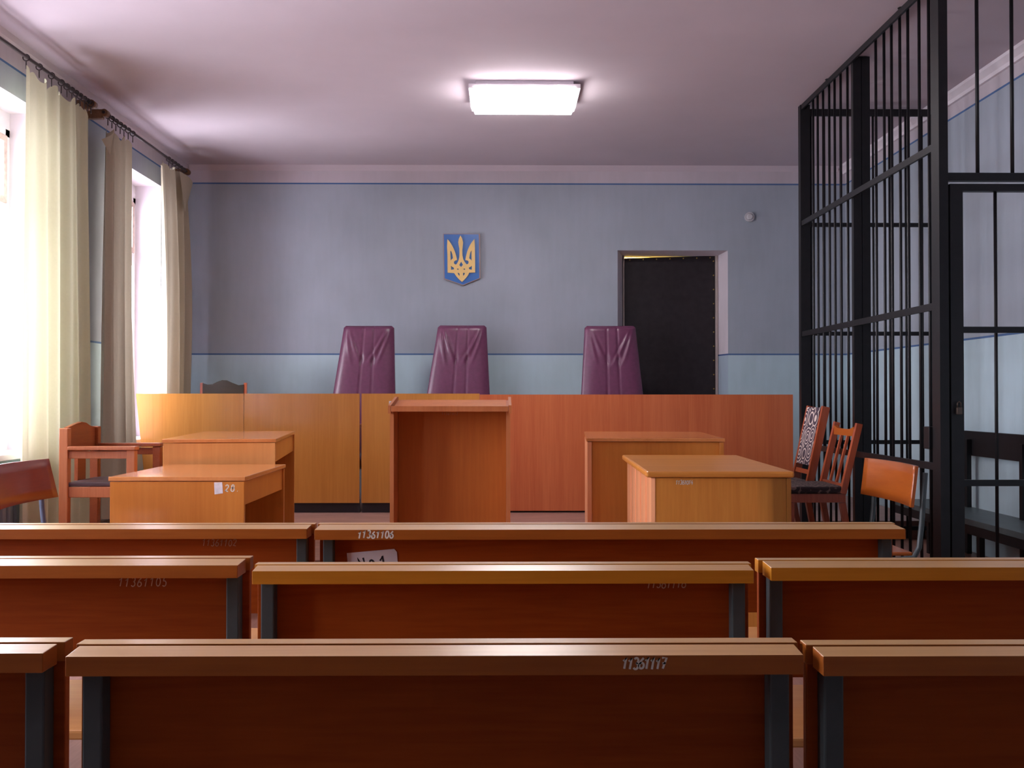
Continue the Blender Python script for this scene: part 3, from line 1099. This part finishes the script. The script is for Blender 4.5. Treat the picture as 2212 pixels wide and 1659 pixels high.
# side towards the spectators: fixed grid above, gate below
for z, hh in ((2.362, 0.022), (3.475, 0.02)):
    mb = MB()
    mb.box(2.446, 3.435, Y0 + 0.01, Y0 + 0.05, z - hh, z + hh)
    part(mb, 'rail')
for x in (2.622, 2.815, 3.005, 3.195, 3.375):
    mb = MB()
    mb.tube([(x, Y0 + 0.03, 2.384), (x, Y0 + 0.03, 3.455)], 0.0105, 8)
    part(mb, 'bar')
mb = MB()
mb.box(2.458, 2.528, Y0 + 0.005, Y0 + 0.045, 0.04, 2.322)
mb.box(3.36, 3.425, Y0 + 0.005, Y0 + 0.045, 0.04, 2.322)
mb.box(2.528, 3.36, Y0 + 0.005, Y0 + 0.045, 2.282, 2.322)
for z in (1.520, 0.680, 0.07):
    mb.box(2.528, 3.36, Y0 + 0.008, Y0 + 0.03, z - 0.017, z + 0.017)
gate = part(mb, 'gate', label='barred gate with its own frame')
for x in (2.722, 2.912, 3.10, 3.285):
    mb = MB()
    mb.tube([(x, Y0 + 0.038, 0.06), (x, Y0 + 0.038, 2.285)], 0.0095, 8)
    part(mb, 'gate_bar', gate)
mb = MB()
mb.box(2.478, 2.508, Y0 - 0.022, Y0 - 0.002, 1.055, 1.095, 0.004)
mb.tube([(2.484, Y0 - 0.012, 1.094), (2.484, Y0 - 0.012, 1.118), (2.493, Y0 - 0.012, 1.126), (2.502, Y0 - 0.012, 1.118), (2.502, Y0 - 0.012, 1.094)], 0.004, 8)
part(mb, 'padlock', gate, plain('worn_padlock', (92, 78, 70), 0.4, metal=0.6))
mb = MB()
mb.box(2.378, 2.45, 5.525, 5.60, 0.86, 0.985, 0.003)
part(mb, 'lock_box')
for y in (5.95, 7.30):     # hooks tying the top rail to the ceiling
    mb = MB()
    mb.tube([(2.404, y, 3.495), (2.404, y, 3.499)], 0.02, 8)
    part(mb, 'ceiling_tie')

# bench inside the cage
loc2 = Vector((3.28, 6.7, 0))
t = thing('cage_bench', 'grey wall bench with dark backrest inside the black cage', 'bench', loc2)
mb = MB(); mb.box(3.10, 3.47, 5.50, 7.90, 0.30, 0.34, 0.003)
mb.build('seat', M_cage_seat, t, loc2)
mb = MB(); mb.box(3.10, 3.13, 5.52, 7.88, 0.24, 0.299)
mb.build('seat_rail', M_steel_dark, t, loc2)
mb = MB(); mb.box(3.455, 3.485, 5.50, 7.90, 0.72, 0.90, 0.003)
mb.build('backrest', M_steel_dark, t, loc2)
for y in (5.75, 6.52, 7.30):
    mb = MB(); mb.box(3.42, 3.453, y, y + 0.04, 0.0, 0.84)
    mb.build('back_support', M_steel_dark, t, loc2)
    mb = MB(); mb.box(3.135, 3.17, y, y + 0.04, 0.0, 0.30)
    mb.build('leg', M_steel_dark, t, loc2)

# ------------------------------------------------------------------ chairs along the sides
# armchair by the windows, turned towards the middle of the room
loc = Vector((-2.48, 6.44, PZ))
t = thing('wooden_armchair', 'wooden armchair with low curved back standing before the cream curtain', 'armchair', loc)
ya, yb = 6.17, 6.68
for y, m in ((ya, M_chairwood), (yb - 0.05, M_chairwood_dk)):
    mb = MB(); mb.box(-2.735, -2.680, y, y + 0.05, PZ, 0.958, 0.004); mb.build('back_post', m, t, loc)
    mb = MB(); mb.box(-2.320, -2.268, y, y + 0.05, PZ, 0.822, 0.004); mb.build('leg', m, t, loc)
    mb = MB(); mb.box(-2.679, -2.262, y - 0.01, y + 0.06, 0.823, 0.846, 0.004); mb.build('armrest', m, t, loc)
    mb = MB(); mb.box(-2.679, -2.321, y + 0.012, y + 0.038, 0.770, 0.815, 0.003); mb.build('arm_rail', m, t, loc)
    mb = MB(); mb.box(-2.679, -2.321, y + 0.012, y + 0.038, 0.530, 0.595, 0.003); mb.build('seat_rail', m, t, loc)
mb = MB()
prof = [(ya + 0.051, 0.80), (yb - 0.051, 0.80), (yb - 0.051, 0.955), (yb - 0.12, 0.962), (yb - 0.19, 0.985), ((ya + yb) / 2, 0.992), (ya + 0.17, 0.982), (ya + 0.051, 0.962)]
mb.prism(prof, 'x', -2.725, -2.700)
mb.build('backrest', M_chairwood_dk, t, loc)
mb = MB(); mb.box(-2.722, -2.700, (ya + yb) / 2 - 0.06, (ya + yb) / 2 + 0.06, 0.62, 0.799); mb.build('back_slat', M_chairwood_dk, t, loc)
mb = MB(); mb.box(-2.699, -2.29, ya + 0.015, yb - 0.015, 0.598, 0.622, 0.004); mb.build('seat', M_seat_dark, t, loc)


def school_chair(label, x, ya, yb, face, ply, steel, z0=0.675, z1=0.85, lean=0.25):
    """backrest along y at x; seat towards +x*face; bent steel frame"""
    loc = Vector((x, (ya + yb) / 2, 0))
    t = thing('school_chair', label, 'chair', loc, 0, 'steel-framed plywood chairs')
    ym, hw = (ya + yb) / 2, (yb - ya) / 2
    mb = MB()
    def bp(u, v, o):
        s = 2 * u - 1
        z = z0 + (z1 - z0) * v
        return (x + face * 0.030 * s * s - face * (0.014 - o) - face * lean * (v - 0.5) * (z1 - z0), ym + hw * s, z)
    A = mb.grid(lambda u, v: bp(u, v, 0.0), 14, 4)
    B = mb.grid(lambda u, v: bp(u, v, 0.014), 14, 4)
    for i in range(14):
        mb.bm.faces.new((A[i][0], A[i + 1][0], B[i + 1][0], B[i][0]))
        mb.bm.faces.new((A[i][4], A[i + 1][4], B[i + 1][4], B[i][4]))
    for j in range(4):
        mb.bm.faces.new((A[0][j], A[0][j + 1], B[0][j + 1], B[0][j]))
        mb.bm.faces.new((A[14][j], A[14][j + 1], B[14][j + 1], B[14][j]))
    mb.build('backrest', ply, t, loc)
    mb = MB()
    mb.box(min(x + face * 0.02, x + face * 0.38), max(x + face * 0.02, x + face * 0.38), ya + 0.03, yb - 0.03, 0.452, 0.468, 0.005)
    mb.build('seat', ply, t, loc)
    for y in (ya + 0.02, yb - 0.02):
        mb = MB()
        o = 0.020
        pts = [(x - face * (o + 0.012), y, z1 - 0.03), (x - face * (o + 0.002), y, z0 + 0.02), (x - face * (o - 0.004), y, 0.60), (x - face * (o - 0.016), y, 0.49), (x + face * 0.02, y, 0.445),
               (x + face * 0.10, y, 0.436), (x + face * 0.37, y, 0.436)]
        mb.tube(pts, 0.0125, 8)
        mb.tube([(x + face * 0.07, y, 0.436), (x - face * 0.03, y, 0.013)], 0.0125, 8)
        mb.tube([(x + face * 0.34, y, 0.436), (x + face * 0.38, y, 0.013)], 0.0125, 8)
        mb.build('leg', steel, t, loc)
    return t


school_chair('red-brown plywood chair by the radiator, cut by the photo edge', -2.235, 4.34, 4.92, 1, M_ply_red, M_steel_blue, 0.660, 0.848)
school_chair('orange plywood chair with grey steel frame before the cage', 1.826, 4.34, 4.95, -1, M_ply_or, M_steel_grey, 0.668, 0.848, 0.12)


def side_chair(label, loc, build_back, seat_x, seat_y, zs, wood_m, seat_m, group=None, top=0.84):
    t = thing('dining_chair', label, 'chair', loc, 0, group)
    mb = MB()
    x0, x1 = seat_x
    mb.box(x0, x1, -seat_y, seat_y, zs - 0.045, zs, 0.012)
    mb.build('seat', seat_m, t)
    mb = MB()
    mb.box(x0 + 0.02, x1 - 0.01, -seat_y + 0.012, seat_y - 0.012, zs - 0.10, zs - 0.046)
    mb.build('seat_frame', wood_m, t)
    for y in (-seat_y + 0.02, seat_y - 0.02):
        mb = MB(); mb.beam((x0 + 0.04, y, 0), (x0 + 0.04, y, zs - 0.101), 0.035, 0.035); mb.build('leg', wood_m, t)
        mb = MB(); mb.beam((x1 - 0.03, y, zs - 0.101), (x1 + 0.03, y, 0), 0.035, 0.035); mb.build('leg', wood_m, t)
    build_back(t, wood_m)
    return t


def slat_back(t, w):
    for y in (-0.205, 0.205):
        mb = MB(); mb.beam((0.0, y, 0.40), (0.105, y, 0.835), 0.034, 0.036, (0, 1, 0)); mb.build('back_post', w, t)
    mb = MB()
    mb.prism([(-0.186, 0.815), (-0.10, 0.797), (0.10, 0.797), (0.186, 0.815), (0.186, 0.755), (-0.186, 0.755)], 'x', 0.078, 0.100)
    mb.build('crest_rail', M_ply_or, t)
    mb = MB(); mb.box(0.0, 0.02, -0.186, 0.186, 0.43, 0.46); mb.build('back_rail', w, t)
    for y in (-0.06, 0.06):
        mb = MB(); mb.beam((0.012, y, 0.461), (0.086, y, 0.754), 0.02, 0.014, (0, 1, 0)); mb.build('slat', w, t)


def pad_back(t, w):
    for y in (-0.165, 0.165):
        mb = MB(); mb.beam((-0.02, y, 0.36), (0.105, y, 0.935), 0.034, 0.05, (0, 1, 0)); mb.build('back_post', w, t)
    mb = MB()
    mb.beam((0.018, 0, 0.53), (0.098, 0, 0.925), 0.294, 0.05, (0, 1, 0))
    mb.build('back_cushion', M_ringfab, t)
    mb = MB(); mb.beam((0.0, 0, 0.47), (0.008, 0, 0.50), 0.294, 0.03, (0, 1, 0)); mb.build('back_rail', w, t)


side_chair('red-brown chair with open slatted back beside the cage', (2.115, 6.38, PZ), slat_back, (-0.36, 0.03), 0.215, 0.445, M_redwood, M_seatfab, 'dining chairs along the cage')
side_chair('chair with tall ring-patterned upholstered back behind the slatted chair', (2.10, 6.93, PZ), pad_back, (-0.40, 0.0), 0.20, 0.43, M_redwood, M_seatfab, 'dining chairs along the cage')

# ------------------------------------------------------------------ curtains, rods, radiator
def curtain(label, yt, yb, zt, zb, folds, amp, mat, seed, x=-3.07, sag=0.0, bow=0.0, flaps=(), group='window curtains'):
    rnd = random.Random(seed)
    ph = [rnd.uniform(0, 6.28) for _ in range(4)]
    loc = Vector((x, (yt[0] + yt[1]) / 2, zt))
    mb = MB()
    def f(u, v):
        z = zt + (zb - zt) * v
        y = (yt[0] + (yt[1] - yt[0]) * u) * (1 - v) + (yb[0] + (yb[1] - yb[0]) * u) * v
        y += bow * math.sin(math.pi * v)
        a = amp * (0.55 + 0.55 * v)
        ph0 = 2 * math.pi * folds * u + ph[0] + 0.6 * math.sin(2.2 * v + ph[1])
        dx = a * (math.sin(ph0) + 0.35 * math.sin(2.3 * ph0 + ph[2] + v) + 0.25 * math.sin(0.5 * ph0 + ph[3]))
        y += 0.012 * math.cos(ph0) * (0.4 + v)
        z -= sag * (1 - v) ** 6 * (0.5 - 0.5 * math.cos(2 * math.pi * folds * 1.6 * u))
        return (x + dx, y, z)
    mb.grid(f, 110, 60)
    o = mb.build('curtain', mat, None, loc, normals=False)
    o.location = loc
    for tri in flaps:             # corner of the heading that has slipped off its hooks and folded over
        mb = MB()
        A, B, C_ = (Vector(q) for q in tri)
        def tf(u, v):
            p = A.lerp(B, u).lerp(C_, v)
            p.x += 0.025 * math.sin(math.pi * u) * (1 - v)
            return p
        mb.grid(tf, 10, 10)
        bmesh.ops.remove_doubles(mb.bm, verts=mb.bm.verts, dist=0.0005)
        mb.build('folded_corner', mat, o, loc)
    return tag(o, label, 'curtain', group)


curtain('wide cream curtain glowing in front of the window nearer to the camera', (6.40, 7.42), (6.36, 7.50), 3.285, 0.20, 4.6, 0.040, M_curtain, 3, sag=0.05)
curtain('narrow beige curtain hanging before the wall between the two windows', (7.72, 8.30), (7.74, 8.34), 3.26, 0.20, 3.4, 0.040, M_curtain2, 5, sag=0.05, bow=-0.03,
        flaps=[((-3.04, 7.80, 3.24), (-3.03, 7.53, 3.10), (-3.03, 7.70, 3.02))])
curtain('curtain bunched up in the far corner beside the far wall', (8.94, 9.63), (9.00, 9.60), 3.285, 0.95, 2.8, 0.055, M_curtain2, 8, sag=0.04, bow=0.08,
        flaps=[((-3.00, 9.25, 3.25), (-2.99, 9.62, 3.22), (-3.00, 9.42, 2.90))])


def rod(label, ya, yb, rings, brackets):
    loc = Vector((-3.07, ya, 3.345))
    t = thing('curtain_rod', label, 'curtain rod', loc, 0, 'curtain rods under the ceiling')
    mb = MB(); mb.tube([(-3.07, ya, 3.345), (-3.07, yb, 3.345)], 0.012, 10); mb.build('rod', M_rod, t, loc)
    for y in rings:
        mb = MB()
        mb.tube([(-3.07 + 0.021 * math.cos(k * math.pi / 8), y, 3.339 + 0.021 * math.sin(k * math.pi / 8)) for k in range(16)], 0.004, 6, closed=True)
        mb.tube([(-3.07, y, 3.318), (-3.07, y, 3.265)], 0.004, 6)
        mb.build('ring', M_rod, t, loc)
    for y in brackets:
        mb = MB()
        mb.box(-3.215, -3.085, y - 0.025, y + 0.025, 3.300, 3.372, 0.006)
        mb.tube([(-3.07, y - 0.03, 3.345), (-3.07, y, 3.345), (-3.07, y + 0.03, 3.345)], 0.028, 12)
        mb.build('bracket', M_finial, t, loc)


rod('dark curtain rod over the wide cream curtain', 3.0, 7.50, [6.42, 6.60, 6.78, 6.93, 7.02, 7.10, 7.17, 7.24, 7.31, 7.37, 7.43], [3.05, 7.46])
rod('shorter dark curtain rod over the far window', 7.66, 9.74, [7.75, 7.83, 7.91, 8.0, 8.08, 8.17, 8.27, 9.16, 9.25, 9.33, 9.42, 9.51, 9.6], [7.70, 9.70])

loc = Vector((-3.13, 6.3, 0))
t = thing('radiator', 'grey ribbed radiator below the window, seen under the red-brown chair', 'radiator', loc)
for k in range(14):
    mb = MB()
    y = 5.72 + k * 0.085
    mb.box(-3.212, -3.15, y, y + 0.06, 0.12, 0.60, 0.012)
    mb.build('radiator_section', M_radiator, t, loc)
mb = MB(); mb.tube([(-3.181, 5.70, 0.17), (-3.181, 6.90, 0.17)], 0.02, 8)
mb.build('lower_pipe', M_radiator, t, loc)

loc = Vector((-3.17, 7.80, PZ))
t = thing('heating_pipe', 'dark heating pipe with pale valve on the wall behind the armchair', 'pipe', loc)
mb = MB(); mb.tube([(-3.17, 7.80, PZ), (-3.17, 7.80, 0.84)], 0.02, 10)
mb.build('riser', M_pipe, t, loc)
mb = MB(); mb.tube([(-3.148, 7.80, 0.62), (-3.11, 7.80, 0.62)], 0.022, 10)
mb.build('valve', M_plastic, t, loc)
